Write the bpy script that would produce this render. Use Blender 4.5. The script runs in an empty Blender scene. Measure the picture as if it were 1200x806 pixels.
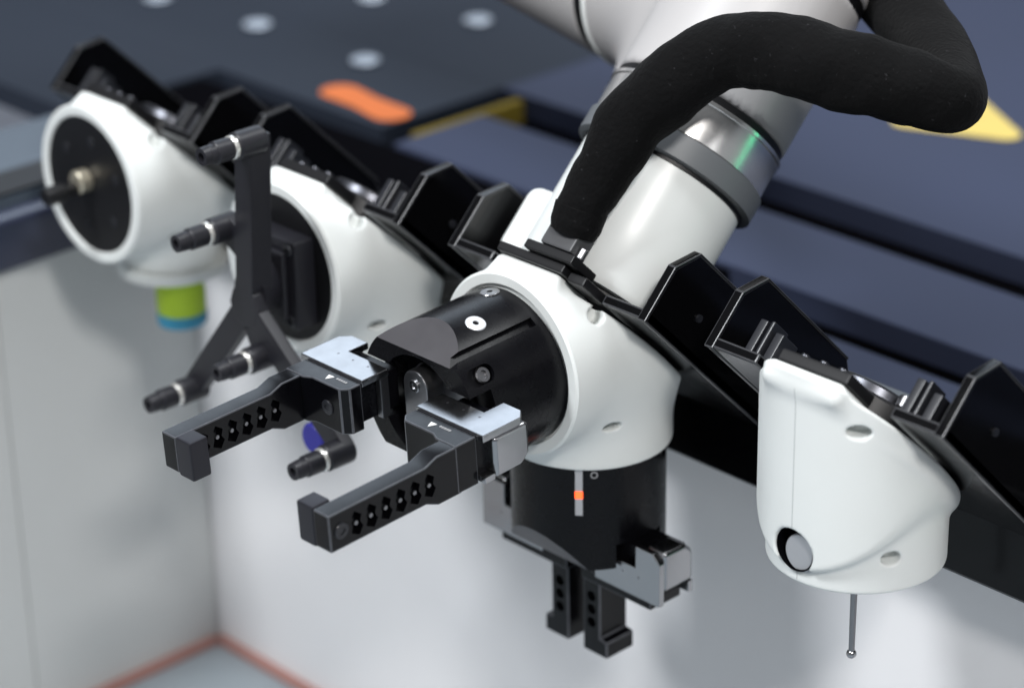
import bpy, bmesh, math
import numpy as np
from mathutils import Vector, Matrix

scene = bpy.context.scene
col = scene.collection
S2 = math.sqrt(0.5)

# ------------------------------------------------------------------ camera
cam_d = bpy.data.cameras.new("camera")
cam = bpy.data.objects.new("camera", cam_d)
col.objects.link(cam)
PITCH, YAW, ROLL = 0.4278, 0.8157, -0.0186
fw = Vector((-math.sin(YAW) * math.cos(PITCH), math.cos(YAW) * math.cos(PITCH), -math.sin(PITCH)))
r0 = Vector((math.cos(YAW), math.sin(YAW), 0))
u0 = r0.cross(fw)
rr = r0 * math.cos(ROLL) + u0 * math.sin(ROLL)
uu = -r0 * math.sin(ROLL) + u0 * math.cos(ROLL)
mw = Matrix((rr, uu, -fw)).transposed().to_4x4()
mw.translation = Vector((0.9301, -0.8309, 0.5936))
cam.matrix_world = mw
cam_d.sensor_width = 36.0
cam_d.sensor_fit = 'HORIZONTAL'
cam_d.lens = 3070.94 * 36.0 / 1200.0
cam_d.clip_start = 0.01
cam_d.clip_end = 60.0
cam_d.dof.use_dof = True
cam_d.dof.focus_distance = 1.345
cam_d.dof.aperture_fstop = 4.6
scene.camera = cam

# ------------------------------------------------------------------ hall light and added fill lamps
world = bpy.data.worlds.new("World")
scene.world = world
world.use_nodes = True
bg = world.node_tree.nodes["Background"]
bg.inputs[0].default_value = (0.88, 0.92, 1.0, 1)
bg.inputs[1].default_value = 0.24


def lamp(name, loc, target, size, power, color=(1, 1, 1), sy=None):
    l = bpy.data.lights.new(name, 'AREA')
    l.shape = 'DISK' if sy is None else 'RECTANGLE'
    l.size = size
    if sy is not None:
        l.size_y = sy
    l.energy = power
    l.color = color
    o = bpy.data.objects.new(name, l)
    col.objects.link(o)
    o.location = loc
    o.rotation_euler = (Vector(target) - Vector(loc)).to_track_quat('-Z', 'Y').to_euler()
    return o


lamp("hall_and_fill_lamp", (2.0, -1.1, 1.95), (0, 0.1, 0), 0.34, 52, (1.0, 0.97, 0.94))
lamp("hall_and_fill_lamp", (-0.55, -1.8, 2.5), (0, 0.1, 0), 0.75, 90, (0.95, 0.975, 1.0))
lamp("hall_and_fill_lamp", (0.2, 0.7, 2.7), (0, 0.15, 0), 0.7, 66, (0.95, 0.98, 1.0), 2.4)
lamp("hall_and_fill_lamp", (-2.7, 2.7, 2.1), (0, 0.0, 0), 3.0, 32, (0.74, 0.86, 1.0), 1.2)  # added fill at back left, gives jaw plates and finger tops a reflection
lamp("hall_and_fill_lamp", (2.6, -3.4, 1.9), (0, 0.0, 0), 3.0, 10, (1.0, 0.98, 0.96), 1.0)  # added broad fill behind the camera to brighten the polished ring
lamp("hall_and_fill_lamp", (3.6, 1.0, 1.7), (0, 0.1, 0.1), 2.4, 12, (1.0, 1.0, 1.0), 0.9)  # added fill on the right, brightens that side of the polished ring
lamp("green_lamp", (1.42, 1.00, -0.02), (0.05, 0.17, 0.09), 0.10, 0.45, (0.10, 1.0, 0.42), 0.30)
scene.view_settings.view_transform = 'Standard'
scene.view_settings.look = 'None'
scene.view_settings.exposure = 0.0
scene.view_settings.gamma = 1.0
scene.view_settings.use_curve_mapping = False
scene.cycles.use_denoising = True
scene.cycles.max_bounces = 8


# ------------------------------------------------------------------ materials
def mat(name, base, rough=0.4, metal=0.0, bump=0.0, bscale=400.0, var=0.0, vscale=20.0, rvar=0.0, spec=0.5,
        coat=0.0, sheen=0.0, emit=None, estr=0.0, aniso=None, var2=None):
    m = bpy.data.materials.new(name)
    m.use_nodes = True
    nt = m.node_tree
    n = nt.nodes
    b = n["Principled BSDF"]
    b.inputs["Base Color"].default_value = (*base, 1)
    b.inputs["Roughness"].default_value = rough
    b.inputs["Metallic"].default_value = metal
    b.inputs["Specular IOR Level"].default_value = spec
    b.inputs["Coat Weight"].default_value = coat
    b.inputs["Sheen Weight"].default_value = sheen
    if emit:
        b.inputs["Emission Color"].default_value = (*emit, 1)
        b.inputs["Emission Strength"].default_value = estr
    tc = n.new("ShaderNodeTexCoord")
    if var > 0 or rvar > 0:
        t = n.new("ShaderNodeTexNoise")
        t.inputs["Scale"].default_value = vscale
        t.inputs["Detail"].default_value = 8
        t.inputs["Roughness"].default_value = 0.65
        nt.links.new(tc.outputs["Object"], t.inputs["Vector"])
        if var > 0:
            mix = n.new("ShaderNodeMix")
            mix.data_type = 'RGBA'
            lo = tuple(max(0, c * (1 - var)) for c in base) if var2 is None else var2
            mix.inputs[6].default_value = (*lo, 1)
            mix.inputs[7].default_value = (*[min(1, c * (1 + var)) for c in base], 1)
            nt.links.new(t.outputs["Fac"], mix.inputs[0])
            nt.links.new(mix.outputs[2], b.inputs["Base Color"])
        if rvar > 0:
            mr = n.new("ShaderNodeMapRange")
            mr.inputs[1].default_value = 0.3
            mr.inputs[2].default_value = 0.7
            mr.inputs[3].default_value = max(0.02, rough - rvar)
            mr.inputs[4].default_value = rough + rvar
            nt.links.new(t.outputs["Fac"], mr.inputs[0])
            nt.links.new(mr.outputs[0], b.inputs["Roughness"])
    if bump > 0:
        t2 = n.new("ShaderNodeTexNoise")
        t2.inputs["Scale"].default_value = bscale
        t2.inputs["Detail"].default_value = 4
        nt.links.new(tc.outputs["Object"], t2.inputs["Vector"])
        bp = n.new("ShaderNodeBump")
        bp.inputs["Strength"].default_value = bump
        bp.inputs["Distance"].default_value = 0.0002
        nt.links.new(t2.outputs["Fac"], bp.inputs["Height"])
        nt.links.new(bp.outputs[0], b.inputs["Normal"])
    return m


M = {}
M['white'] = mat("white_nylon", (0.70, 0.725, 0.712), 0.46, bump=0.35, bscale=1400, var=0.045, vscale=14, rvar=0.1)
M['arm_white'] = mat("arm_white_paint", (0.80, 0.83, 0.82), 0.32, var=0.03, vscale=15, rvar=0.05)
M['arm_grey'] = mat("arm_grey_cast", (0.42, 0.41, 0.41), 0.40, bump=0.2, bscale=900, var=0.03, vscale=12)
M['ring_grey'] = mat("ring_grey_rubber", (0.12, 0.13, 0.14), 0.45)
M['anod'] = mat("black_anodised", (0.0028, 0.0028, 0.0038), 0.28, bump=0.06, bscale=2500, var=0.2, vscale=60, rvar=0.05, spec=0.18)
M['facet'] = mat("bead_blasted_facet", (0.045, 0.043, 0.048), 0.42, bump=0.25, bscale=3000, var=0.15, vscale=40, rvar=0.06)
M['finger'] = mat("black_finger_plastic", (0.0018, 0.0018, 0.0026), 0.20, rvar=0.05, vscale=50, spec=0.22)
M['pad'] = mat("grey_grip_rubber", (0.014, 0.014, 0.019), 0.40, bump=0.1, bscale=1500, spec=0.3)
M['gloss'] = mat("gloss_black_rack", (0.0022, 0.0022, 0.0026), 0.15, bump=0.03, bscale=300, rvar=0.05, vscale=25, spec=0.2)
M['mattblack'] = mat("matt_black", (0.005, 0.005, 0.006), 0.45, var=0.2, vscale=30, spec=0.35)
M['frame'] = mat("dark_grey_print", (0.012, 0.012, 0.016), 0.42, bump=0.12, bscale=1500, var=0.15, vscale=40, spec=0.4)
M['clip'] = mat("dark_clip_plastic", (0.016, 0.017, 0.021), 0.3, spec=0.4)
M['chrome'] = mat("polished_jaw_steel", (0.36, 0.362, 0.372), 0.22, metal=1.0, rvar=0.04, vscale=60, var=0.06)
M['steel'] = mat("brushed_steel", (0.74, 0.73, 0.72), 0.3, metal=1.0, rvar=0.03, vscale=60)
M['satin'] = mat("satin_grey_steel", (0.24, 0.24, 0.25), 0.33, metal=1.0, rvar=0.04, vscale=60)
M['brass'] = mat("pale_brass", (0.72, 0.66, 0.52), 0.3, metal=0.8)
M['collar'] = mat("nickel_collar", (0.75, 0.74, 0.70), 0.25, metal=0.7)
M['fabric'] = mat("black_knit_fabric", (0.0022, 0.0022, 0.0025), 0.9, bump=1.0, bscale=330, var=0.35, vscale=30, spec=0.12, sheen=0.02)
_f = M['fabric']
_nt = _f.node_tree
_tc = _nt.nodes.new("ShaderNodeTexCoord")
_ln = _nt.nodes.new("ShaderNodeTexNoise")
_ln.inputs["Scale"].default_value = 420
_ln.inputs["Detail"].default_value = 2
_rp = _nt.nodes.new("ShaderNodeValToRGB")
_rp.color_ramp.elements[0].position = 0.70
_rp.color_ramp.elements[0].color = (0, 0, 0, 1)
_rp.color_ramp.elements[1].position = 0.78
_rp.color_ramp.elements[1].color = (0.022, 0.022, 0.024, 1)
_ad = _nt.nodes.new("ShaderNodeMix")
_ad.data_type = 'RGBA'
_ad.blend_type = 'ADD'
_ad.inputs[0].default_value = 1.0
_src = _nt.nodes["Principled BSDF"].inputs["Base Color"].links[0].from_socket
_nt.links.new(_tc.outputs["Object"], _ln.inputs["Vector"])
_nt.links.new(_ln.outputs["Fac"], _rp.inputs[0])
_nt.links.new(_src, _ad.inputs[6])
_nt.links.new(_rp.outputs[0], _ad.inputs[7])
_nt.links.new(_ad.outputs[2], _nt.nodes["Principled BSDF"].inputs["Base Color"])
for _b in _nt.nodes:
    if _b.type == 'BUMP':
        _b.inputs["Distance"].default_value = 0.0009
M['lime'] = mat("lime_silicone", (0.42, 0.62, 0.02), 0.4, var=0.06, vscale=30)
M['cyan'] = mat("blue_silicone", (0.03, 0.26, 0.42), 0.4, var=0.06, vscale=30)
M['led_strip'] = mat("frosted_strip", (0.42, 0.43, 0.45), 0.4)
M['led'] = mat("orange_status_light", (0.9, 0.12, 0.02), 0.4, emit=(1.0, 0.09, 0.02), estr=2.2)
M['print'] = mat("white_print", (0.75, 0.75, 0.75), 0.5)
M['print_dim'] = mat("grey_print", (0.30, 0.30, 0.31), 0.5)
M['blueplastic'] = mat("blue_plastic", (0.02, 0.018, 0.26), 0.4, var=0.2, vscale=60)
M['lens'] = mat("grey_sensor_lens", (0.36, 0.37, 0.39), 0.3, metal=0.3)
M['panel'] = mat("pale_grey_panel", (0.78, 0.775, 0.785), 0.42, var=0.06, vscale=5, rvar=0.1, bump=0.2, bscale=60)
M['recess'] = mat("recess_floor_grey", (0.28, 0.32, 0.35), 0.35, var=0.12, vscale=9, rvar=0.1)
M['trim'] = mat("rust_red_trim", (0.40, 0.20, 0.17), 0.5, var=0.2, vscale=30)
M['deck'] = mat("blue_grey_deck", (0.021, 0.027, 0.040), 0.5, var=0.2, vscale=3, rvar=0.06, bump=0.05, bscale=200, spec=0.06)
M['deckplate'] = mat("blue_grey_plate", (0.040, 0.049, 0.086), 0.5, var=0.14, vscale=6, rvar=0.05, bump=0.05, bscale=200, spec=0.06)
M['slate'] = mat("slate_counter", (0.070, 0.090, 0.115), 0.4, var=0.08, vscale=6, spec=0.3)
M['navy'] = mat("navy_edge", (0.025, 0.03, 0.055), 0.22)
M['bolt'] = mat("pale_bolt_cap", (0.40, 0.45, 0.52), 0.35, metal=0.3)
M['orange'] = mat("orange_vinyl", (0.62, 0.15, 0.03), 0.5, var=0.15, vscale=30, spec=0.2)
M['yellow'] = mat("yellow_vinyl", (0.62, 0.48, 0.13), 0.5, var=0.08, vscale=30, spec=0.2)
M['pit'] = mat("black_pit", (0.003, 0.003, 0.004), 0.6, spec=0.0)
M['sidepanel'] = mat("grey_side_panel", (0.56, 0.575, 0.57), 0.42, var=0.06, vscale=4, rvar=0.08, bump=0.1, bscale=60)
M['dull'] = mat("dull_dark_steel", (0.085, 0.088, 0.10), 0.35, metal=1.0)
M['ochre'] = mat("ochre_strip", (0.17, 0.125, 0.02), 0.6, var=0.3, vscale=40, spec=0.05)
M['screw'] = mat("zinc_screw", (0.62, 0.64, 0.67), 0.35, metal=0.35)
M['finger_edge'] = mat("rubbed_highlit_finger_edge", (0.060, 0.063, 0.072), 0.3, var=0.6, vscale=220, spec=0.5)  # paler bevels: rubbed edges plus edge highlights put into the colour
M['gloss_edge'] = mat("rubbed_highlit_rack_edge", (0.040, 0.041, 0.045), 0.28, var=0.6, vscale=160, spec=0.5)  # bright edge highlights of the rack painted into its bevels, with some rubbing
M['seam'] = mat("shell_seam", (0.42, 0.44, 0.44), 0.6)
M['ring_steel'] = mat("turned_ring_steel", (0.80, 0.79, 0.78), 0.22, metal=0.85, rvar=0.04, vscale=60)
M['connector'] = mat("grey_connector", (0.055, 0.056, 0.060), 0.45)
M['hall'] = mat("pale_hall_floor", (0.55, 0.56, 0.62), 0.4, var=0.04, vscale=2)


# ------------------------------------------------------------------ mesh tools
def ident(x, y, z):
    return (x, y, z)


def AF(x, a, t):               # rack frame: a along the arm axis, t down the slope of the cradles
    return (x, (a + t) * S2, (a - t) * S2)


def shift(fr, dx):
    return lambda x, y, z: fr(x + dx, y, z)


def box(x0, x1, y0, y1, z0, z1):
    v = [(x, y, z) for x in (x0, x1) for y in (y0, y1) for z in (z0, z1)]
    f = [(0, 1, 3, 2), (4, 6, 7, 5), (0, 4, 5, 1), (2, 3, 7, 6), (0, 2, 6, 4), (1, 5, 7, 3)]
    return v, f


def prism(poly, h0, h1, ax=0):
    n = len(poly)
    v = []
    for h in (h0, h1):
        for p, q in poly:
            c = [p, q]
            c.insert(ax, h)
            v.append(tuple(c))
    f = [tuple(range(n)), tuple(range(2 * n - 1, n - 1, -1))]
    f += [(i, (i + 1) % n, n + (i + 1) % n, n + i) for i in range(n)]
    return v, f


def lathe(prof, c=(0, 0, 0), ax=2, n=48, cap=True):
    v, f = [], []
    for r, h in prof:
        for i in range(n):
            th = 2 * math.pi * i / n
            p = [r * math.cos(th), r * math.sin(th)]
            p.insert(ax, h)
            v.append((p[0] + c[0], p[1] + c[1], p[2] + c[2]))
    for k in range(len(prof) - 1):
        for i in range(n):
            j = (i + 1) % n
            f.append((k * n + i, k * n + j, (k + 1) * n + j, (k + 1) * n + i))
    if cap:
        f.append(tuple(range(n)))
        m0 = (len(prof) - 1) * n
        f.append(tuple(range(m0 + n - 1, m0 - 1, -1)))
    return v, f


def cyl(c, r, h0, h1, ax=2, n=48, ch=0.0):
    if ch > 0:
        s = 1 if h1 > h0 else -1
        return lathe([(r - ch, h0), (r, h0 + s * ch), (r, h1 - s * ch), (r - ch, h1)], c, ax, n)
    return lathe([(r, h0), (r, h1)], c, ax, n)


def disc_on(p, nrm, r, h, n=24, ch=0.0):
    """short cylinder at p standing along nrm, in the same local coordinates"""
    nrm = Vector(nrm).normalized()
    q = Vector((0, 0, 1)).rotation_difference(nrm).to_matrix()
    v, f = cyl((0, 0, 0), r, 0, h, 2, n, ch)
    return [tuple(q @ Vector(a) + Vector(p)) for a in v], f


def ring_on(p, nrm, ro, ri, h, n=28):
    nrm = Vector(nrm).normalized()
    q = Vector((0, 0, 1)).rotation_difference(nrm).to_matrix()
    v, f = lathe([(ri, 0), (ro, 0), (ro, h * 0.7), (ro - h * 0.3, h), (ri, h), (ri, 0)], (0, 0, 0), 2, n, cap=False)
    return [tuple(q @ Vector(a) + Vector(p)) for a in v], f


def join(*parts):
    V, F = [], []
    for v, f in parts:
        o = len(V)
        V += list(v)
        F += [tuple(i + o for i in q) for q in f]
    return V, F


def mirror_x(part, s):
    return [(s * a, b, c) for a, b, c in part[0]], part[1]


def root_loc(o):
    while o.parent:
        o = o.parent
    return o.location


def raw_mesh(name, vf, fr=ident, bevel=0.0, seg=2, off=(0, 0, 0), angle=32, edge=False):
    v, f = vf
    bm = bmesh.new()
    bv = [bm.verts.new(Vector(fr(*p)) - Vector(off)) for p in v]
    for q in f:
        try:
            bm.faces.new([bv[i] for i in q])
        except ValueError:
            pass
    bmesh.ops.remove_doubles(bm, verts=bm.verts, dist=1e-6)
    bmesh.ops.recalc_face_normals(bm, faces=bm.faces)
    if bevel > 0:
        es = [e for e in bm.edges if len(e.link_faces) == 2 and e.calc_face_angle(0) > math.radians(28)]
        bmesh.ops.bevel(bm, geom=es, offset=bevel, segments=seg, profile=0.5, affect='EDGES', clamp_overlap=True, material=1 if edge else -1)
    me = bpy.data.meshes.new(name)
    bm.to_mesh(me)
    bm.free()
    me.polygons.foreach_set("use_smooth", [True] * len(me.polygons))
    me.set_sharp_from_angle(angle=math.radians(angle))
    return me


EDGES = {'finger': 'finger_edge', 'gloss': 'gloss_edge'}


def add(name, vf, m, parent=None, fr=ident, bevel=0.0, seg=2, angle=32, label=None):
    off = root_loc(parent) if parent else Vector((0, 0, 0))
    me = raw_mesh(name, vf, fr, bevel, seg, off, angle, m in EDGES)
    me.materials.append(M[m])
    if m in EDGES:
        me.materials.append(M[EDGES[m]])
    o = bpy.data.objects.new(name, me)
    col.objects.link(o)
    if parent:
        o.parent = parent
    if label:
        o['label'] = label
    if bevel > 0:
        weigh(o)
    return o


def weigh(o):
    w = o.modifiers.new("weighted_normal", 'WEIGHTED_NORMAL')
    w.keep_sharp = True
    w.weight = 70


def thing(name, label, cat, loc, group=None):
    o = bpy.data.objects.new(name, None)
    o.empty_display_size = 0.02
    col.objects.link(o)
    o.location = loc
    o['label'] = label
    o['category'] = cat
    if group:
        o['group'] = group
    return o


def struct(name, vf, m, label, bevel=0.0, fr=ident, parent=None):
    o = add(name, vf, m, parent, fr, bevel)
    if parent is None:
        o['kind'] = 'structure'
        o['label'] = label
    return o


def cut(o, cutters, fr=ident, op='DIFFERENCE', bevel=0.0):
    off = root_loc(o)
    tmp = []
    o.modifiers.clear()
    for c in cutters:
        me = raw_mesh("cutter", c, fr, 0, 2, off)
        t = bpy.data.objects.new("cutter", me)
        col.objects.link(t)
        tmp.append(t)
        t.location = off
        md = o.modifiers.new("b", 'BOOLEAN')
        md.operation = op
        md.solver = 'EXACT'
        md.object = t
    bpy.context.view_layer.update()
    dg = bpy.context.evaluated_depsgraph_get()
    me2 = bpy.data.meshes.new_from_object(o.evaluated_get(dg))
    o.modifiers.clear()
    old = o.data
    o.data = me2
    bpy.data.meshes.remove(old)
    for t in tmp:
        me = t.data
        bpy.data.objects.remove(t)
        bpy.data.meshes.remove(me)
    bm = bmesh.new()
    bm.from_mesh(me2)
    bmesh.ops.remove_doubles(bm, verts=bm.verts, dist=2e-6)
    bm.to_mesh(me2)
    bm.free()
    me2.polygons.foreach_set("use_smooth", [True] * len(me2.polygons))
    me2.set_sharp_from_angle(angle=math.radians(30))
    weigh(o)
    return o


# ------------------------------------------------------------------ surface nets for moulded shells
def surface_net(fn, lo, hi, h):
    lo = np.array(lo)
    n = np.ceil((np.array(hi) - lo) / h).astype(int) + 1
    ax = [lo[i] + h * np.arange(n[i]) for i in range(3)]
    X, Y, Z = np.meshgrid(*ax, indexing='ij')
    D = fn(X, Y, Z)
    S = D < 0
    c = np.zeros(tuple(n - 1), int)
    for dx in (0, 1):
        for dy in (0, 1):
            for dz in (0, 1):
                c += S[dx:n[0] - 1 + dx, dy:n[1] - 1 + dy, dz:n[2] - 1 + dz]
    act = (c > 0) & (c < 8)
    idx = -np.ones(act.shape, int)
    I = np.argwhere(act)
    idx[act] = np.arange(len(I))
    acc = np.zeros((len(I), 3))
    cnt = np.zeros(len(I))
    corners = [(a, b, d) for a in (0, 1) for b in (0, 1) for d in (0, 1)]
    for i in range(8):
        for j in range(i + 1, 8):
            a, b = np.array(corners[i]), np.array(corners[j])
            if np.abs(a - b).sum() != 1:
                continue
            pa, pb = I + a, I + b
            da, db = D[tuple(pa.T)], D[tuple(pb.T)]
            m = (da < 0) != (db < 0)
            t = np.where(m, da / np.where(m, da - db, 1), 0)
            p = pa + t[:, None] * (b - a)
            acc += p * m[:, None]
            cnt += m
    V = lo + h * acc / cnt[:, None]
    # pull vertices on to the true surface
    e = h * 0.25
    for _ in range(2):
        x, y, z = V.T
        d = fn(x, y, z)
        g = np.stack([fn(x + e, y, z) - fn(x - e, y, z), fn(x, y + e, z) - fn(x, y - e, z), fn(x, y, z + e) - fn(x, y, z - e)], 1) / (2 * e)
        V = V - 0.7 * np.clip(d, -h, h)[:, None] * g / np.maximum((g * g).sum(1), 0.25)[:, None]
    F = []
    for k in range(3):
        o1, o2 = (k + 1) % 3, (k + 2) % 3
        sl0 = [slice(None)] * 3
        sl1 = [slice(None)] * 3
        sl0[k] = slice(0, -1)
        sl1[k] = slice(1, None)
        ch = S[tuple(sl0)] != S[tuple(sl1)]
        E_ = np.argwhere(ch)
        ok = (E_[:, o1] > 0) & (E_[:, o2] > 0) & (E_[:, o1] < n[o1] - 1) & (E_[:, o2] < n[o2] - 1)
        E_ = E_[ok]
        q = []
        for d1, d2 in ((0, 0), (1, 0), (1, 1), (0, 1)):
            P = E_.copy()
            P[:, o1] -= d1
            P[:, o2] -= d2
            q.append(idx[tuple(P.T)])
        q = np.stack(q, 1)
        flip = ~S[tuple(E_.T)]
        q[flip] = q[flip][:, ::-1]
        F.append(q)
    return V, np.concatenate(F)


def shell(name, fn, lo, hi, h, m, parent, dx, label=None, sharp=None):
    V, F = surface_net(fn, lo, hi, h)
    V = V + np.array([dx, 0, 0]) - np.array(root_loc(parent))
    me = bpy.data.meshes.new(name)
    me.from_pydata(V.tolist(), [], F.tolist())
    me.polygons.foreach_set("use_smooth", [True] * len(me.polygons))
    me.update()
    me.materials.append(M[m])
    o = bpy.data.objects.new(name, me)
    col.objects.link(o)
    o.parent = parent
    if label:
        o['label'] = label
    return o


def smin(a, b, k):
    h = np.clip(0.5 + 0.5 * (b - a) / k, 0, 1)
    return b + (a - b) * h - k * h * (1 - h)


def smax(a, b, k):
    return -smin(-a, -b, k)


def sd_round_cyl(r, h, R, h0, h1, rd):
    """capped cylinder distance from radial r and axial h"""
    dx = r - (R - rd)
    dy = np.abs(h - (h0 + h1) / 2) - (abs(h1 - h0) / 2 - rd)
    return np.minimum(np.maximum(dx, dy), 0) + np.sqrt(np.maximum(dx, 0) ** 2 + np.maximum(dy, 0) ** 2) - rd


def sd_box(x, y, z, c, b, rd):
    qx, qy, qz = np.abs(x - c[0]) - b[0] + rd, np.abs(y - c[1]) - b[1] + rd, np.abs(z - c[2]) - b[2] + rd
    return np.sqrt(np.maximum(qx, 0) ** 2 + np.maximum(qy, 0) ** 2 + np.maximum(qz, 0) ** 2) + np.minimum(np.maximum(qx, np.maximum(qy, qz)), 0) - rd


def sd_drill(x, y, z, p, d, r, depth, zs=1.0):
    d = np.array(d, float)
    d /= np.linalg.norm(d)
    ux, uy, uz = x - p[0], y - p[1], (z - p[2]) * zs
    h = ux * d[0] + uy * d[1] + uz * d[2]
    rad = np.sqrt(np.maximum(ux * ux + uy * uy + uz * uz - h * h, 0))
    return np.maximum(rad - r, np.abs(h) - depth)


YF, YB, ZB = 0.0417, 0.1019, -0.0622      # front face, vertical axis and base of every tool shell


def housing_fn(kind):
    def fn(x, y, z):
        a, t = (y + z) * S2, (y - z) * S2
        mount = sd_round_cyl(np.sqrt(x * x + (t - 0.066) ** 2), a, 0.0495, 0.0655, 0.10, 0.002)
        base = sd_round_cyl(np.sqrt(x * x + (y - YB) ** 2), z, {'cup': 0.0320, 'probe': 0.0462}.get(kind, 0.0475), ZB if kind != 'cup' else ZB - 0.004, 0.03, 0.0015)
        if kind == 'probe':
            vc = np.sqrt(x * x + (y - YB) ** 2) - 0.0513
            us = np.where(z > 0, np.abs(x), np.sqrt(x * x + z * z)) - 0.0525
            hood = smax(vc, us, 0.004)
            d = smin(smin(hood, base, 0.003), mount, 0.004)
        else:
            front = sd_round_cyl(np.sqrt(x * x + z * z), y, 0.0520, YF + 0.002, 0.125, 0.0018)
            d = smin(smin(front, mount, 0.008), base, 0.014)
        d = smax(d, a - 0.0755, 0.002)
        coll = sd_box(x, t, a, (0.0, 0.032, 0.0738), (0.024, 0.030, 0.0058), 0.004)
        d = smin(d, coll, 0.006)
        if kind == 'probe':
            d = smax(d, -sd_drill(x, y, z, (0, 0.050, -0.0425), (0, -1, 0.05), 0.0122, 0.013), 0.0012)
            d = smax(d, -sd_drill(x, y, z, (0.0310, 0.0612, 0.0300), (0.6, -0.8, 0.0), 0.0062, 0.011, 1.7), 0.0012)
            d = smax(d, -sd_drill(x, y, z, (0.0415, 0.0785, -0.0425), (0.85, -0.5, 0.0), 0.0052, 0.011, 1.35), 0.0012)
        else:
            d = smax(d, -sd_drill(x, y, z, (0.0405, 0.0672, 0.0330), (0.8, -0.3, 0.3), 0.0046, 0.011), 0.0012)
            d = smax(d, -sd_drill(x, y, z, (0.0435, 0.0765, -0.0345), (0.9, -0.4, 0.0), 0.0055, 0.011, 1.9), 0.0012)
        return d
    return fn


LO, HI = (-0.06, 0.03, -0.07), (0.06, 0.17, 0.07)
PITCH_X = 0.193


def rim_ring(root, dx):
    """white lip round the front face"""
    add('front_rim', lathe([(0.0449, YF + 0.006), (0.0449, YF + 0.0008), (0.0457, YF), (0.0508, YF), (0.0521, YF + 0.0013), (0.0521, YF + 0.0075), (0.0449, YF + 0.006)], (0, 0, 0), 1, 96, cap=False), 'white', root, shift(ident, dx))



# ------------------------------------------------------------------ the setting
ZD = -0.100   # deck level
WY = 0.200    # front panel
WX = -0.500   # side panel
FZ = -0.4475  # recess floor
struct('front_panel', box(WX - 0.02, 1.2, WY, WY + 0.02, FZ - 0.3, ZD - 0.006), 'panel', 'pale grey upright panel below the black tool rack')
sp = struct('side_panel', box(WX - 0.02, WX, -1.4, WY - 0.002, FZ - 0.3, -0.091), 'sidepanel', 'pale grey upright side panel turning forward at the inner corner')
cut(sp, [box(WX - 0.002, WX + 0.01, 0.0330, 0.0352, FZ - 0.4, 0.1)])
fl = struct('recess_floor', box(WX - 0.02, 1.2, -1.4, WY + 0.01, FZ - 0.02, FZ), 'recess', 'grey floor of the recess at the foot of the panels')
struct('trim_strip', box(WX + 0.004, 1.2, WY - 0.007, WY - 0.0005, FZ + 0.0005, FZ + 0.006), 'trim', '', parent=fl)
struct('trim_strip', box(WX + 0.0005, WX + 0.007, -1.4, WY - 0.0075, FZ + 0.0005, FZ + 0.006), 'trim', '', parent=fl)
# side counter
ct = struct('side_counter', box(-0.63, WX - 0.012, -1.4, 0.19, -0.12, -0.047), 'slate', 'blue grey counter top running along the side panel')
struct('counter_edge', box(WX - 0.0115, WX + 0.012, -1.4, WY - 0.002, -0.0905, -0.052), 'navy', '', 0.006, parent=ct)
struct('counter_groove', box(WX - 0.05, WX - 0.0125, -1.4, 0.199, -0.0465, -0.044), 'mattblack', '', 0.001, parent=ct)
# deck
dk = struct('cart_deck', join(box(-2.6, -0.5455, 0.552, 3.2, ZD - 0.02, ZD), box(-2.6, -0.545, 0.422, 0.5515, ZD - 0.02, ZD), box(-2.6, -0.751, 0.275, 0.4215, ZD - 0.02, ZD)),
            'deck', 'dark blue grey metal deck of the robot cart behind the rack')
struct('rear_deck', box(-0.545, 1.8, 0.552, 3.2, ZD - 0.02, ZD), 'deckplate', 'blue grey rear deck surface under the robot arm')
pl = struct('deck_plate', box(-0.512, 1.8, 0.405, 0.498, ZD - 0.02, ZD), 'deckplate', 'blue grey plate set into the deck between two black gaps', 0.002)
struct('deck_shelf', box(-0.75, -0.165, 0.2752, 0.4035, ZD - 0.02, ZD - 0.003), 'pit', 'matt black shelf strip between the rack and the deck')
struct('blue_grey_strip', box(-0.16, 1.8, 0.30, 0.362, ZD - 0.02, ZD), 'deckplate', 'narrow blue grey strip behind the tools', 0.002)  # narrow strip in the same colour as the deck plate
struct('deck_pan', box(-0.56, 1.8, 0.221, 0.60, ZD - 0.06, ZD - 0.022), 'pit', 'black pan showing in the gaps between the deck plates')
struct('hall_floor', box(-8, 6, -8, 12, -1.0, -0.95), 'hall', 'pale floor of the hall beyond the cart')
for (x, y) in ((-0.8203, 0.5185), (-0.6767, 0.5186), (-0.6888, 0.6589), (-0.8075, 0.6390), (-0.9482, 0.5057), (-0.55, 0.80), (-0.69, 0.80), (-0.94, 0.63)):
    add('bolt_cap', cyl((x, y, 0), 0.0125, ZD + 0.0003, ZD + 0.003, 2, 24, 0.001), 'bolt', dk)
st = add('yellow_strip', box(-0.5225, -0.5140, 0.432, 0.546, ZD - 0.0215, ZD - 0.002), 'ochre', None)
st['label'] = 'thin yellow strip in the black gap beside the orange sticker'
st['category'] = 'strip'
# stickers


def sheet(poly, z0, z1):
    return prism(poly, z0, z1, 2)


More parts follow.
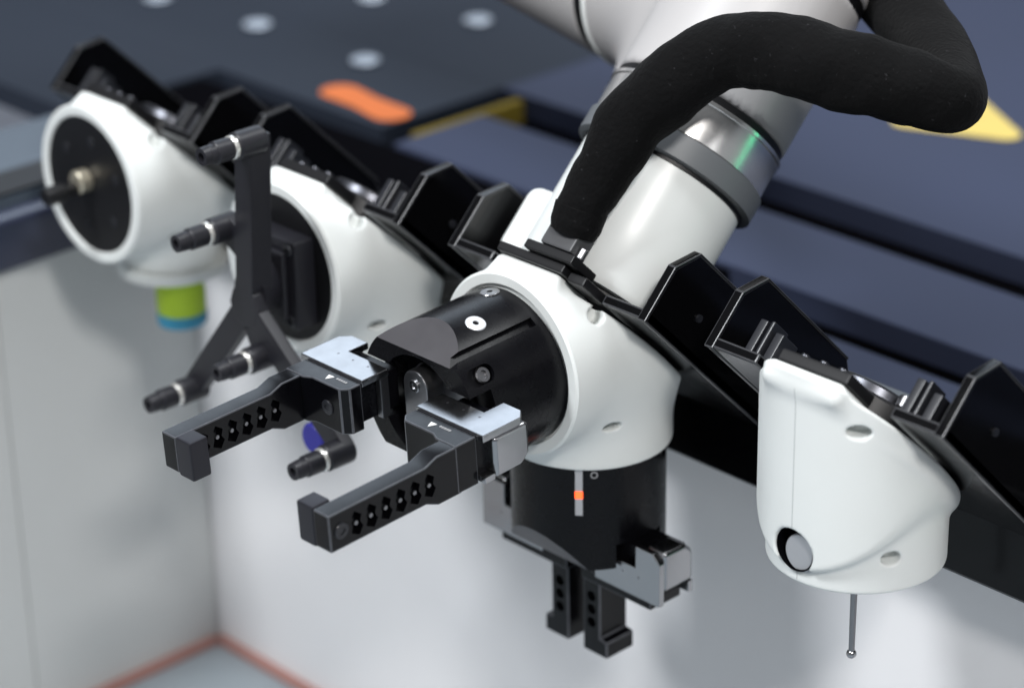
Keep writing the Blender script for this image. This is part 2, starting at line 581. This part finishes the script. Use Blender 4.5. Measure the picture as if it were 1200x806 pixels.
def rounded_poly(pts, r, n=6):
    out = []
    N = len(pts)
    for i in range(N):
        p, a, b = Vector(pts[i]), Vector(pts[i - 1]), Vector(pts[(i + 1) % N])
        d1, d2 = (a - p).normalized(), (b - p).normalized()
        ang = d1.angle(d2) / 2
        tl = r / math.tan(ang)
        c = p + (d1 + d2).normalized() * (r / math.sin(ang))
        s, e = p + d1 * tl - c, p + d2 * tl - c
        a0 = math.atan2(s.y, s.x)
        a1 = math.atan2(e.y, e.x)
        da = (a1 - a0 + math.pi) % (2 * math.pi) - math.pi
        out += [(c.x + r * math.cos(a0 + da * k / n), c.y + r * math.sin(a0 + da * k / n)) for k in range(n + 1)]
    return out


def arc(cx, cy, r, a0, a1, n):
    return [(cx + r * math.cos(math.radians(a0 + (a1 - a0) * k / n)), cy + r * math.sin(math.radians(a0 + (a1 - a0) * k / n))) for k in range(n + 1)]


bar_ = arc(-0.632, 0.4535, 0.0165, 80, 280, 10) + [(-0.597, 0.4365)] + arc(-0.562, 0.4465, 0.0165, 260, 440, 10) + [(-0.597, 0.4640)]
ost = add('round_ended_sticker', sheet(bar_, ZD + 0.0006, ZD + 0.0012), 'orange')
ost['label'] = 'orange dumbbell shaped sticker on the dark deck behind the rack'
ost['category'] = 'sticker'
yst = add('warning_triangle', sheet(rounded_poly([(-0.263, 0.695), (-0.158, 0.738), (-0.315, 0.838)], 0.012), ZD + 0.0006, ZD + 0.0012), 'yellow')
yst['label'] = 'yellow triangular warning sticker on the deck under the black sleeve'
yst['category'] = 'sticker'

# ------------------------------------------------------------------ tool rack
rack = thing('tool_rack', 'glossy black docking rack with four winged cradles along the cart edge', 'rack', (0, 0.18, ZD))
add('rail', box(-0.56, 1.1, 0.166, 0.2205, -0.096, -0.034), 'gloss', rack, bevel=0.002)
WL, WR = 0.0758, 0.0744


for k in range(4):
    fr = shift(AF, (k - 2) * PITCH_X)
    # tray: plate with a U-shaped mouth for the neck of the tool; poly in (x, t), thickness along a
    poly = [(-WL, 0.0204), (-0.0425, 0.0204), (-0.0425, 0.066)] + arc(0, 0.066, 0.0425, 180, 0, 14)[1:-1] + [(0.0425, 0.066), (0.0425, 0.0204), (WR, 0.0204), (WR, 0.170), (-WL, 0.170)]
    v, f = prism([(x, t) for x, t in poly], 0.0772, 0.0832, 1)
    tray = add('cradle', (v, f), 'gloss', rack, fr, bevel=0.0012)
    # apron under the tray edge on either side of the mouth
    for s, w in ((-1, WL), (1, WR)):
        x0, x1 = (s * w, s * (w - 0.0042))
        wing = [(0.0204, 0.0765), (0.0204, 0.1095), (0.0331, 0.1246), (0.128, 0.1246), (0.178, 0.090), (0.178, 0.0765)]
        wv, wf = prism([(a, t) for t, a in wing], min(x0, x1), max(x0, x1), 0)
        wo = add('wing', (wv, wf), 'gloss', tray, fr, bevel=0.0011)
        # rim along the free edge
        rim = [(0.0200, 0.0765), (0.0200, 0.1098), (0.0329, 0.1251), (0.128, 0.1251), (0.128, 0.1232), (0.0338, 0.1232), (0.0222, 0.1088), (0.0222, 0.0765)]
        xo = s * (w - 0.0050)
        xp = s * (w + 0.0008)
        rv, rf = prism([(a, t) for t, a in rim], min(xo, xp), max(xo, xp), 0)
        add('wing_rim', (rv, rf), 'gloss', tray, fr, bevel=0.0007)
        add('wing_bolt', cyl((0, 0.098, 0.058), 0.0022, s * w, s * (w + 0.0014), 0, 14), 'clip', tray, fr)
        # clip post
        px = s * 0.0500
        if k != 2:
            add('clip_post', join(box(px - 0.0075, px - 0.0025, 0.0834, 0.1020, 0.026, 0.040), box(px - 0.0015, px + 0.0010, 0.0834, 0.1030, 0.027, 0.042),
                              box(px + 0.0020, px + 0.0075, 0.0834, 0.0990, 0.030, 0.046)), 'clip', tray, fr, bevel=0.0008)


def coupling(root, fr):
    c = add('coupling_plate', lathe([(0.0395, 0.0757), (0.0395, 0.0865), (0.0380, 0.0880), (0.0270, 0.0880), (0.0265, 0.0905), (0.012, 0.0905)], (0, 0, 0.064), 1, 56), 'mattblack', root, fr)
    add('locking_ring', lathe([(0.0262, 0.0882), (0.0262, 0.0945), (0.0245, 0.0960), (0.0225, 0.0945), (0.0225, 0.0907), (0.0262, 0.0882)], (0, 0, 0.064), 1, 56, cap=False), 'dull', c, fr)
    add('front_block', box(-0.020, 0.024, 0.0798, 0.0862, 0.0035, 0.030), 'mattblack', root, fr, bevel=0.0012)
    for x in (-0.012, 0.0, 0.012):
        add('contact_pin', cyl((x, 0, 0.013), 0.0026, 0.0863, 0.0890, 1, 16, 0.0006), 'dull', c, fr)
    for x in (-0.031, 0.031):
        add('guide_post', cyl((x, 0, 0.045), 0.0045, 0.0881, 0.0955, 1, 20, 0.001), 'satin', c, fr)


# ------------------------------------------------------------------ gripper builder
def gripper_frame(piv, ef, eu, dx=0):
    ef, eu, piv = Vector(ef), Vector(eu), Vector(piv)

    def fr(x, f, u):
        p = piv + Vector((1, 0, 0)) * x + ef * f + eu * u
        return (p.x, p.y, p.z)
    return fr


def gripper(root, fr, front):
    R = 0.0440
    body = add('gripper_body', cyl((0, 0, 0), R, -0.001, 0.0640, 1, 128), 'anod', root, fr)
    body.data.materials.append(M['facet'])
    wedge = [(0.0445, 0.0445), (0.0645, 0.0310), (0.09, 0.0310), (0.09, 0.08), (0.0445, 0.08)]
    cuts = [prism(wedge, -0.06, 0.06, 0), prism([(f, -u) for f, u in wedge], -0.06, 0.06, 0),
            box(-0.06, 0.06, 0.0495, 0.08, -0.0150, 0.0185),
            cyl((0, 0, -0.001), 0.0303, 0.0460, 0.08, 1, 64)]
    if front:
        th = math.radians(36)
        gx, gu = math.sin(th), math.cos(th)
        # long groove on the shoulder
        gv, gf = box(-0.0026, 0.0026, 0.004, 0.0655, R - 0.0034, R + 0.006)
        gv = [(x * gu + u * gx, f, -x * gx + u * gu) for x, f, u in gv]
        cuts.append((gv, gf))
        th = math.radians(54)
        sx, su = math.sin(th), math.cos(th)
        pv, pf = prism(rounded_poly([(-0.0050, 0.0430), (0.0050, 0.0430), (0.0050, 0.0600), (-0.0050, 0.0600)], 0.0047), R - 0.0045, R + 0.006, 2)
        pv = [(x * su + u * sx, f, -x * sx + u * su) for x, f, u in pv]
        cuts.append((pv, pf))
    cut(body, cuts, fr)
    # matt facets take the second material
    cbase = Vector(fr(0, 0, 0))
    eu_w = Vector(fr(0, 0, 1)) - cbase
    ef_w = Vector(fr(0, 1, 0)) - cbase
    n1 = (eu_w * 0.0200 + ef_w * 0.0135).normalized()
    n2 = (-eu_w * 0.0200 + ef_w * 0.0135).normalized()
    while len(body.data.materials) < 2:
        body.data.materials.append(M['facet'])
    body.data.materials[0] = M['anod']
    body.data.materials[1] = M['facet']
    for p in body.data.polygons:
        p.material_index = 1 if max(p.normal.dot(n1), p.normal.dot(n2)) > 0.995 and p.area > 2e-5 else 0

    def rad(th, r):
        return math.sin(math.radians(th)) * r, math.cos(math.radians(th)) * r
    if front:
        x, u = rad(18.4, R - 0.0006)
        n = (x, 0, u)
        add('cap_screw', ring_on((x, 0.0338, u), n, 0.0056, 0.0017, 0.0012), 'screw', body, fr)
        x, u = rad(-6, R - 0.0008)
        add('cap_screw', ring_on((x, 0.006, u), (x, 0, u), 0.0055, 0.0016, 0.0014), 'chrome', body, fr)
        x, u = rad(54, R - 0.0042)
        add('slot_screw', join(ring_on((x, 0.0485, u), (x, 0, u), 0.0046, 0.0024, 0.0022), disc_on((x, 0.0485, u), (x, 0, u), 0.0030, 0.0008, 6)), 'satin', body, fr)
    else:
        th = 38.0
        x, u = rad(th, R + 0.0002)
        nx, nu = rad(th, 1)
        tx, tu = nu, -nx

        def onsurf(f0, f1, w, h0, h1):
            v, f = box(-w, w, f0, f1, h0, h1)
            return [(tx * a + nx * c, b, tu * a + nu * c) for a, b, c in v], f
        add('light_strip', onsurf(0.0005, 0.0295, 0.0021, R - 0.001, R + 0.0004), 'led_strip', body, fr, bevel=0.0002)
        add('status_light', onsurf(0.0145, 0.0190, 0.0022, R - 0.001, R + 0.0007), 'led', body, fr, bevel=0.0003, label='small glowing orange status light')
        lx, lu = rad(th + 11, R + 0.0001)
        add('maker_mark', join(ring_on((lx, 0.0045, lu), (lx, 0, lu), 0.0021, 0.0014, 0.0002), onsurf_shift(onsurf, R, 0.0105)), 'print_dim', body, fr)
    # centre piece between the jaws: round-topped steel block with a screw
    arch = [(-0.0105, -0.016), (0.0085, -0.016)] + arc(-0.001, 0.0120, 0.0095, 0, 180, 16)
    cp = add('centre_block', prism(arch, 0.0462, 0.0655, 1), 'satin', body, fr, bevel=0.0012)
    add('block_screw', join(ring_on((-0.001, 0.0653, 0.0130), (0, 1, 0), 0.0036, 0.0016, 0.0012), disc_on((-0.001, 0.0653, 0.0130), (0, 1, 0), 0.002, 0.0005, 6)), 'chrome', body, fr)
    add('round_cover', cyl((0.0040, 0, -0.001), 0.0240, 0.0461, 0.0540, 1, 48, 0.001), 'satin', body, fr)
    frj = fr if front else (lambda x, f, u: fr(x, f - 0.0065, u))
    for s in (-1, 1):
        jaw = prism([(0.0210, 0.0660), (0.0525, 0.0660), (0.0525, 0.0525), (0.0655, 0.0525), (0.0710, 0.0580), (0.0710, 0.0845), (0.0210, 0.0845)], 0.0125, 0.0166, 2)
        jo = add('jaw', mirror_x(jaw, s), 'chrome', root, frj, bevel=0.0007)
        end = prism([(0.0525, -0.0050), (0.0580, -0.0110), (0.0770, -0.0110), (0.0770, 0.0123), (0.0525, 0.0123)], 0.0560, 0.0710, 0)
        add('jaw_end', mirror_x(end, s), 'chrome', jo, frj, bevel=0.0028, seg=3)
        add('jaw_end', mirror_x(box(0.0640, 0.0706, 0.0773, 0.0843, -0.0110, -0.0075), s), 'chrome', jo, frj, bevel=0.0005)
        add('jaw_end', mirror_x(box(0.0215, 0.0255, 0.0662, 0.0720, -0.0110, 0.0122), s), 'satin', jo, frj, bevel=0.0005)
        add('jaw_core', mirror_x(box(0.0258, 0.0650, 0.0560, 0.0840, -0.0105, 0.0118), s), 'anod', jo, frj, bevel=0.0006)
        for i, xx in enumerate((0.031, 0.043, 0.055)):
            add('etched_dot', cyl((s * xx, 0.0715, 0), 0.0008, 0.0164, 0.01662, 2, 10), 'satin', jo, frj)
    if front:
        for s in (-1, 1):
            bar = [(0.096, 0.0145), (0.1110, 0.0145), (0.1190, 0.0115), (0.1815, 0.0115), (0.1815, -0.0090), (0.1200, -0.0090), (0.1120, -0.0125), (0.096, -0.0125)]
            fo = add('finger', mirror_x(prism(bar, 0.0545, 0.0660, 0), s), 'finger', root, fr, bevel=0.0008)
            cs = []
            for f0 in (0.1170, 0.1265, 0.1360, 0.1455, 0.1550, 0.1645):
                for xs in (0.0660, 0.0545):
                    cs.append(prism([(f0 - 0.0034, 0.0045), (f0 + 0.0010, 0.0078), (f0 + 0.0042, 0.0030), (f0 + 0.0026, 0.0002), (f0 + 0.0038, -0.0036), (f0 - 0.0012, -0.0062), (f0 - 0.0040, -0.0020), (f0 - 0.0022, 0.0010)], s * xs - 0.0038, s * xs + 0.0038, 0))
            cut(fo, cs, fr)
            base = prism([(0.0215, 0.0847), (0.0662, 0.0847), (0.0662, 0.0990), (0.0520, 0.0990), (0.0470, 0.0965), (0.0255, 0.0965), (0.0215, 0.0925)], -0.0120, 0.0150, 2)
            add('finger_base', mirror_x(base, s), 'finger', fo, fr, bevel=0.0008)
            add('grip_pad', mirror_x(box(0.0420, 0.0543, 0.1700, 0.1817, -0.0100, 0.0122), s), 'pad', fo, fr, bevel=0.0012)
            for f0 in (0.1170, 0.1265, 0.1360, 0.1455, 0.1550, 0.1645):
                add('hole_insert', disc_on((s * 0.0545 + (0.0110 if s > 0 else -0.0005), f0 + 0.0006, 0.0012), (1, 0, 0), 0.0012, 0.0009, 6), 'satin', fo, fr)
            if s > 0:
                add('bolt', join(ring_on((0.0660, 0.1745, 0.0010), (1, 0, 0), 0.0042, 0.0020, 0.0009), disc_on((0.0660, 0.1745, 0.001), (1, 0, 0), 0.0024, 0.0003, 6)), 'clip', fo, fr)
            else:
                add('bolt', join(ring_on((-0.036, 0.0965, 0.0010), (0, 1, 0), 0.0042, 0.0020, 0.0009), disc_on((-0.036, 0.0965, 0.001), (0, 1, 0), 0.0024, 0.0003, 6)), 'clip', fo, fr)
            # printed arrow and lettering strokes on the base
            xa = 0.040
            tri = sheet([(s * xa - 0.0022, 0.0890), (s * xa + 0.0022, 0.0890), (s * xa, 0.0935)], 0.01504, 0.0152)
            dashes = [box(s * xa + d, s * xa + d + 0.0011, 0.0885, 0.0900, 0.01504, 0.0152) for d in (0.0045, 0.0062, 0.0079, 0.0096, 0.0113)]
            add('arrow_mark', tri, 'print', fo, fr)
            add('print_marks', join(*dashes), 'print_dim', fo, fr)
    else:
        for s in (-1, 1):
            fo = add('finger', mirror_x(prism([(0.0060, 0.0847), (0.0195, 0.0847), (0.0195, 0.1215), (0.0250, 0.1225), (0.0250, 0.1330), (0.0060, 0.1330)], -0.0110, 0.0110, 2), s), 'finger', root, fr, bevel=0.001)
            add('finger_base', mirror_x(box(0.0062, 0.0600, 0.0785, 0.0860, -0.0125, 0.0120), s), 'finger', fo, fr, bevel=0.0008)
            cut(fo, [cyl((s * 0.0128, f0, 0), 0.0036, uu_ - 0.004, uu_ + 0.004, 2, 6) for f0 in (0.0960, 0.1045, 0.1130) for uu_ in (0.0115, -0.0115)], fr)


def onsurf_shift(onsurf, R, w):
    v, f = onsurf(0.0030, 0.0062, 0.0004, R - 0.0005, R + 0.0002)
    return v, f


# ------------------------------------------------------------------ suction tool (far end of the rack)
X1 = -2 * PITCH_X
t1 = thing('suction_tool', 'white tool head with black face disc and lime suction cup below', 'tool head', (X1, YB, -0.118), 'white tool heads in a row on the rack')
shell('housing', housing_fn('cup'), LO, HI, 0.0014, 'white', t1, X1)
rim_ring(t1, X1)
f1 = shift(ident, X1)
fp = add('face_plate', cyl((0, 0, 0), 0.0447, YF + 0.0012, YF + 0.0018, 1, 64, 0.0006), 'mattblack', t1, f1)
for i in range(6):
    th = math.radians(60 * i + 20)
    add('plate_screw', ring_on((0.030 * math.cos(th), YF + 0.0012, 0.030 * math.sin(th)), (0, -1, 0), 0.0032, 0.0014, 0.0009), 'clip', fp, f1)
ft = add('brass_fitting', join(cyl((-0.003, 0, 0.003), 0.0075, YF + 0.0012, 0.034, 1, 12, 0.0008)), 'brass', t1, f1)
nz = add('nozzle', join(cyl((-0.004, 0, -0.001), 0.0045, 0.036, 0.022, 1, 20, 0.0008), cyl((-0.004, 0, -0.001), 0.0062, 0.0245, 0.011, 1, 20, 0.001)), 'mattblack', t1, f1)
add('flange', lathe([(0.030, -0.0660), (0.0362, -0.0665), (0.0370, -0.0673), (0.0370, -0.0727), (0.0362, -0.0735), (0.012, -0.0735)], (0, YB, 0), 2, 64), 'white', t1, f1)
cup = add('suction_cup', lathe([(0.0140, -0.0733), (0.0160, -0.0740), (0.0160, -0.0860), (0.0166, -0.0900), (0.0162, -0.1030)], (0.006, YB, 0), 2, 48), 'lime', t1, f1)
add('cup_lip', lathe([(0.0162, -0.1030), (0.0168, -0.1045), (0.0168, -0.1100), (0.0162, -0.1115), (0.012, -0.1115)], (0.006, YB, 0), 2, 48), 'cyan', cup, f1, label='blue lower lip')
coupling(t1, shift(AF, X1))

# ------------------------------------------------------------------ nozzle frame tool
X2 = -PITCH_X
t2 = thing('nozzle_frame_tool', 'white tool head carrying a dark three-legged frame with five nozzles', 'tool head', (X2, YB, ZB), 'white tool heads in a row on the rack')
shell('housing', housing_fn('front'), LO, HI, 0.0013, 'white', t2, X2)
rim_ring(t2, X2)
f2 = shift(ident, X2)
fp2 = add('face_plate', cyl((0, 0, 0), 0.0447, YF + 0.0012, YF + 0.0018, 1, 64, 0.0006), 'mattblack', t2, f2)
fb = add('flange_block', join(box(-0.022, 0.031, 0.0275, YF + 0.0013, -0.0275, 0.0275), box(-0.016, 0.025, 0.0225, 0.0276, -0.021, 0.021)), 'frame', t2, f2, bevel=0.002)
for x in (-0.016, 0.0255):
    for z in (-0.022, 0.022):
        add('flange_screw', ring_on((x, 0.0274, z), (0, -1, 0), 0.0038, 0.0018, 0.0016), 'clip', fb, f2)
hub = (0.0225, -0.004)
# neck from the block to the frame
nk = lathe([(0.0185, 0.0224), (0.0150, 0.014), (0.0150, 0.003)], (0, 0, 0), 1, 32)
nv = [(x + (0.006 if y > 0.02 else 0.014 if y > 0.01 else 0.020), y, z) for x, y, z in nk[0]]
add('neck', (nv, nk[1]), 'frame', t2, f2)


def bar_xz(p, q, w0, w1, y0, y1):
    p, q = Vector(p), Vector(q)
    d = (q - p).normalized()
    n = Vector((-d.y, d.x))
    poly = [p + n * w0, q + n * w1, q - n * w1, p - n * w0]
    return prism([(a.x, a.y) for a in poly], y0, y1, 1)


legs = {'top': (0.0310, 0.1020), 'll': (-0.0360, -0.0745), 'r': (0.1020, -0.0690)}
fo = add('frame_hub', cyl((hub[0], 0, hub[1]), 0.0130, -0.0045, 0.0045, 1, 8), 'frame', t2, f2, bevel=0.001)
for nme, q in legs.items():
    add('frame_leg', bar_xz(hub, q, 0.0078 if nme == 'top' else 0.0080, 0.0074 if nme == 'top' else 0.0072, -0.0044 if nme == 'top' else -0.0042, 0.0105 if nme == 'top' else 0.0040), 'frame', t2, f2, bevel=0.0012)
add('blue_clip', cyl((0.0650, 0, -0.0770), 0.0095, 0.006, 0.0135, 1, 32, 0.001), 'blueplastic', t2, f2, label='round blue clip behind a frame leg')


def nozzle(x, z, y0, y1, lean=0.0):
    L = y0 - y1
    n_ = add('nozzle', join(cyl((x, 0, z), 0.0078, y0, y0 - 0.46 * L, 1, 24, 0.0012), cyl((x, 0, z), 0.0064, y0 - 0.53 * L, y0 - 0.80 * L, 1, 24, 0.0008),
                            cyl((x, 0, z), 0.0054, y0 - 0.79 * L, y0 - 0.90 * L, 1, 24, 0.0005), lathe([(0.0054, y0 - 0.90 * L), (0.0050, y1), (0.0026, y1), (0.0026, y1 + 0.004)], (x, 0, z), 1, 24)), 'frame', t2, f2)
    add('collar', cyl((x, 0, z), 0.0068, y0 - 0.46 * L, y0 - 0.53 * L, 1, 24, 0.0006), 'collar', n_, f2)


nozzle(0.0350, 0.0985, 0.006, -0.036)
nozzle(0.0070, 0.0400, 0.006, -0.037)
nozzle(-0.0330, -0.0735, 0.004, -0.037)
nozzle(0.1010, -0.0690, 0.004, -0.037)
nozzle(0.0350, -0.0310, 0.004, -0.036)
add('side_boss', bar_xz((0.0250, 0.030), (0.0070, 0.0400), 0.009, 0.0085, -0.003, 0.006), 'frame', t2, f2, bevel=0.001)
add('side_boss', bar_xz((0.0250, -0.010), (0.0350, -0.0310), 0.009, 0.0085, -0.003, 0.006), 'frame', t2, f2, bevel=0.001)
coupling(t2, shift(AF, X2))

# ------------------------------------------------------------------ double gripper tool held by the arm
t3 = thing('double_gripper_tool', 'white tool head with two black grippers, held by the robot arm', 'tool head', (0, YB, -0.19), 'white tool heads in a row on the rack')
shell('housing', housing_fn('front'), LO, HI, 0.0011, 'white', t3, 0)
rim_ring(t3, 0)
TL = math.radians(3.0)
gripper(t3, gripper_frame((0, YF, 0), (0, -math.cos(TL), -math.sin(TL)), (0, -math.sin(TL), math.cos(TL))), True)
gripper(t3, gripper_frame((0, YB, ZB + 0.0005), (0, 0, -1), (0, -1, 0)), False)
add('coupling_plate', lathe([(0.0410, 0.0757), (0.0410, 0.0880), (0.0390, 0.0895)], (0, 0, 0.064), 1, 56), 'mattblack', t3, AF)
add('front_block', join(box(-0.024, 0.026, 0.0797, 0.0850, 0.0000, 0.025), box(0.0275, 0.040, 0.0780, 0.0835, 0.004, 0.030)), 'mattblack', t3, AF, bevel=0.0012)

# ------------------------------------------------------------------ probe tool
X4 = PITCH_X
t4 = thing('probe_tool', 'plain white closed tool head with thin steel probe stylus hanging below', 'tool head', (X4, YB, -0.125), 'white tool heads in a row on the rack')
shell('housing', housing_fn('probe'), LO, HI, 0.0011, 'white', t4, X4)
f4 = shift(ident, X4)
add('sensor_lens', disc_on((0.0030, 0.0580, -0.0446), (0.05, -1, 0.04), 0.0104, 0.0030, 40, 0.0006), 'lens', t4, f4)
_fn = housing_fn('probe')
_zs = np.arange(-0.0605, 0.0485, 0.0015)
_lo, _hi = np.full(len(_zs), 0.02), np.full(len(_zs), 0.085)
for _ in range(30):
    _m = (_lo + _hi) / 2
    _in = _fn(np.zeros(len(_zs)), _m, _zs) < 0
    _hi = np.where(_in, _m, _hi)
    _lo = np.where(_in, _lo, _m)
for _sel in (_zs < -0.0425 - 0.0128, _zs > -0.0425 + 0.0128):
    _z, _y = _zs[_sel], _hi[_sel]
    _v, _q = [], []
    for _i in range(len(_z)):
        _v += [(-0.00022, _y[_i] - 0.00008, _z[_i]), (0.00022, _y[_i] - 0.00008, _z[_i]), (0.00022, _y[_i] + 0.0006, _z[_i]), (-0.00022, _y[_i] + 0.0006, _z[_i])]
    for _i in range(len(_z) - 1):
        _q += [(4 * _i + _k, 4 * _i + (_k + 1) % 4, 4 * _i + 4 + (_k + 1) % 4, 4 * _i + 4 + _k) for _k in range(4)]
    add('shell_seam', (_v, _q), 'seam', t4, f4)
add('sensor_recess', lathe([(0.0120, 0.0535), (0.0120, 0.0616), (0.0004, 0.0616), (0.0004, 0.0612), (0.0113, 0.0612), (0.0113, 0.0535), (0.0120, 0.0535)], (0, 0, -0.0425), 1, 40, cap=False), 'pit', t4, f4)
stl = add('stylus', join(cyl((0, YB, 0), 0.0042, ZB + 0.001, -0.0680, 2, 24, 0.0005), lathe([(0.0036, -0.068), (0.0019, -0.0735), (0.0016, -0.122)], (0, YB, 0), 2, 20)), 'satin', t4, f4)
bv = []
bl = lathe([(0.0027 * math.sin(math.pi * i / 12) + 1e-5, -0.1235 - 0.0027 * math.cos(math.pi * i / 12)) for i in range(13)], (0, YB, 0), 2, 20)
add('stylus_ball', bl, 'chrome', stl, f4)
coupling(t4, shift(AF, X4))

# ------------------------------------------------------------------ robot arm
TA = 0.062
arm = thing('robot_arm', 'white and grey robot arm reaching down to the double gripper head', 'robot arm', (0, 0.12, 0.06))


def ringA(name, prof, m, parent, x=0.0, t=TA, n=96):
    return add(name, lathe(prof, (x, 0, t), 1, n), m, parent, AF)


ringA('wrist_tube', [(0.046, 0.0885), (0.0482, 0.092), (0.0485, 0.130), (0.0485, 0.1655)], 'arm_white', arm)
add('side_housing', join(box(-0.066, -0.020, 0.0885, 0.1330, 0.040, 0.092)), 'arm_white', arm, AF, bevel=0.008, seg=4)
rg = ringA('grey_ring', [(0.0505, 0.1660), (0.0540, 0.1670), (0.0540, 0.1805), (0.0520, 0.1810)], 'ring_grey', arm)
ringA('seam', [(0.0495, 0.1640), (0.0495, 0.1662)], 'mattblack', rg)
sr = ringA('polished_ring', [(0.0505, 0.1811), (0.0522, 0.1815), (0.0522, 0.2015), (0.0532, 0.2020), (0.0532, 0.2040), (0.0510, 0.2045)], 'ring_steel', arm)
ringA('seam', [(0.0500, 0.2042), (0.0515, 0.2046), (0.0515, 0.2085), (0.0500, 0.2090)], 'mattblack', sr)


def joint_fn(x, y, z):
    a, t = (y + z) * S2, (y - z) * S2
    d1 = sd_round_cyl(np.sqrt(x * x + (t - TA) ** 2), a, 0.0520, 0.2088, 0.2975, 0.002)
    d2 = sd_round_cyl(np.sqrt((x + 0.066) ** 2 + (t - 0.118) ** 2), a, 0.0425, 0.222, 0.29, 0.002)
    d3 = sd_round_cyl(np.sqrt((y - 0.300) ** 2 + (z - 0.127) ** 2), x, 0.0560, -0.146, -0.030, 0.003)
    return smin(smin(d1, d2, 0.03), d3, 0.035)


shell('joint_body', joint_fn, (-0.21, 0.11, 0.03), (0.12, 0.38, 0.24), 0.003, 'arm_grey', arm, 0)
cp = ringA('end_cap', [(0.020, 0.1790), (0.0330, 0.1800), (0.0385, 0.1840), (0.0408, 0.1900), (0.0412, 0.2130)], 'arm_white', arm, -0.066, 0.118, 64)
ringA('cap_ring', [(0.0422, 0.2130), (0.0428, 0.2140), (0.0428, 0.2165), (0.0422, 0.2170)], 'steel', cp, -0.066, 0.118, 64)
ringA('cap_seam', [(0.0420, 0.2170), (0.0424, 0.2175), (0.0424, 0.2222), (0.0420, 0.2225)], 'mattblack', cp, -0.066, 0.118, 64)
tilt = lambda x, y, z: (x, y, z + max(0.0, -(x + 0.1465)) * 0.20)
add('link_seam', cyl((0, 0.300, 0.127), 0.0550, -0.1535, -0.1465, 0, 72), 'mattblack', arm, tilt)
add('link_ring', cyl((0, 0.300, 0.127), 0.0566, -0.1462, -0.1430, 0, 72, 0.0006), 'arm_white', arm)
add('forearm_link', cyl((0, 0.300, 0.127), 0.0555, -0.1538, -0.75, 0, 72, 0.002), 'arm_grey', arm, tilt)
ringA('link_seam', [(0.0505, 0.2970), (0.0512, 0.2980), (0.0512, 0.3035), (0.0505, 0.3040)], 'mattblack', arm)
ringA('upper_link', [(0.0500, 0.3036), (0.0520, 0.3050), (0.0520, 0.4500)], 'arm_grey', arm)

# ------------------------------------------------------------------ cable sleeve
slv = thing('cable_sleeve', 'thick black fabric cable sleeve looping from connector over the robot arm', 'cable sleeve', (0, 0.07, 0.06))


def tube(name, pts, rads, m, parent, n=28, sub=10, flat=1.0, wrinkle=0.0):
    P = [Vector(p) for p in pts]
    out, R = [], []
    for i in range(len(P) - 1):
        a, b, c, d = P[max(i - 1, 0)], P[i], P[i + 1], P[min(i + 2, len(P) - 1)]
        for k in range(sub):
            s = k / sub
            out.append(0.5 * ((2 * b) + (c - a) * s + (2 * a - 5 * b + 4 * c - d) * s * s + (3 * b - a - 3 * c + d) * s ** 3))
            R.append(rads[i] + (rads[i + 1] - rads[i]) * (s * s * (3 - 2 * s)))
    out.append(P[-1])
    R.append(rads[-1])
    v, f = [], []
    nrm = None
    for i, p in enumerate(out):
        tg = (out[min(i + 1, len(out) - 1)] - out[max(i - 1, 0)]).normalized()
        if nrm is None:
            nrm = tg.orthogonal().normalized()
        nrm = (nrm - tg * nrm.dot(tg)).normalized()
        bn = tg.cross(nrm)
        for j in range(n):
            th = 2 * math.pi * j / n
            w = 1 + wrinkle * (0.5 * math.sin(3 * th + i * 0.31) + 0.6 * math.sin(i * 0.47 + 2 * math.sin(th)) * math.sin(th + i * 0.05) + 0.15 * math.sin(i * 1.13 + 2 * th))
            v.append(tuple(p + (nrm * math.cos(th) + bn * math.sin(th)) * R[i] * w))
    for i in range(len(out) - 1):
        for j in range(n):
            k = (j + 1) % n
            f.append((i * n + j, i * n + k, (i + 1) * n + k, (i + 1) * n + j))
    f.append(tuple(range(n)))
    m0 = (len(out) - 1) * n
    f.append(tuple(range(m0 + n - 1, m0 - 1, -1)))
    return add(name, (v, f), m, parent, angle=60)


SP = [AF(*q) for q in (
    (0.017, 0.1040, 0.0015), (0.018, 0.1145, -0.0026), (0.0228, 0.1353, -0.008), (0.0299, 0.162, -0.0161), (0.0457, 0.1882, -0.022), (0.0631, 0.2118, -0.022),
    (0.0869, 0.2228, -0.02), (0.1109, 0.2271, -0.012), (0.1345, 0.2324, 0.0), (0.1544, 0.239, 0.015), (0.1655, 0.2478, 0.034), (0.115, 0.2837, 0.07), (0.0543, 0.3189, 0.1), (-0.0066, 0.3555, 0.12))]
SR = [0.0115, 0.0136, 0.0156, 0.0183, 0.0195, 0.019, 0.0200, 0.0208, 0.0206, 0.0192, 0.0172, 0.0186, 0.0215, 0.0248]
tube('sleeve', SP, SR, 'fabric', slv, sub=12, n=40, wrinkle=0.05)
tube('cuff', [AF(0.017, 0.1025, 0.002), AF(0.0175, 0.1085, -0.0002), AF(0.018, 0.1160, -0.0032)], [0.0126, 0.0142, 0.0145], 'fabric', slv, sub=6)
cn = add('connector', box(0.0045, 0.0275, 0.0908, 0.1045, -0.004, 0.010), 'connector', slv, AF, bevel=0.0015)
add('connector_base', box(-0.004, 0.032, 0.0852, 0.0905, -0.004, 0.019), 'mattblack', cn, AF, bevel=0.001)
add('connector_screw', cyl((0.0295, 0, 0.003), 0.0026, 0.0906, 0.0970, 1, 18, 0.0005), 'satin', cn, AF)
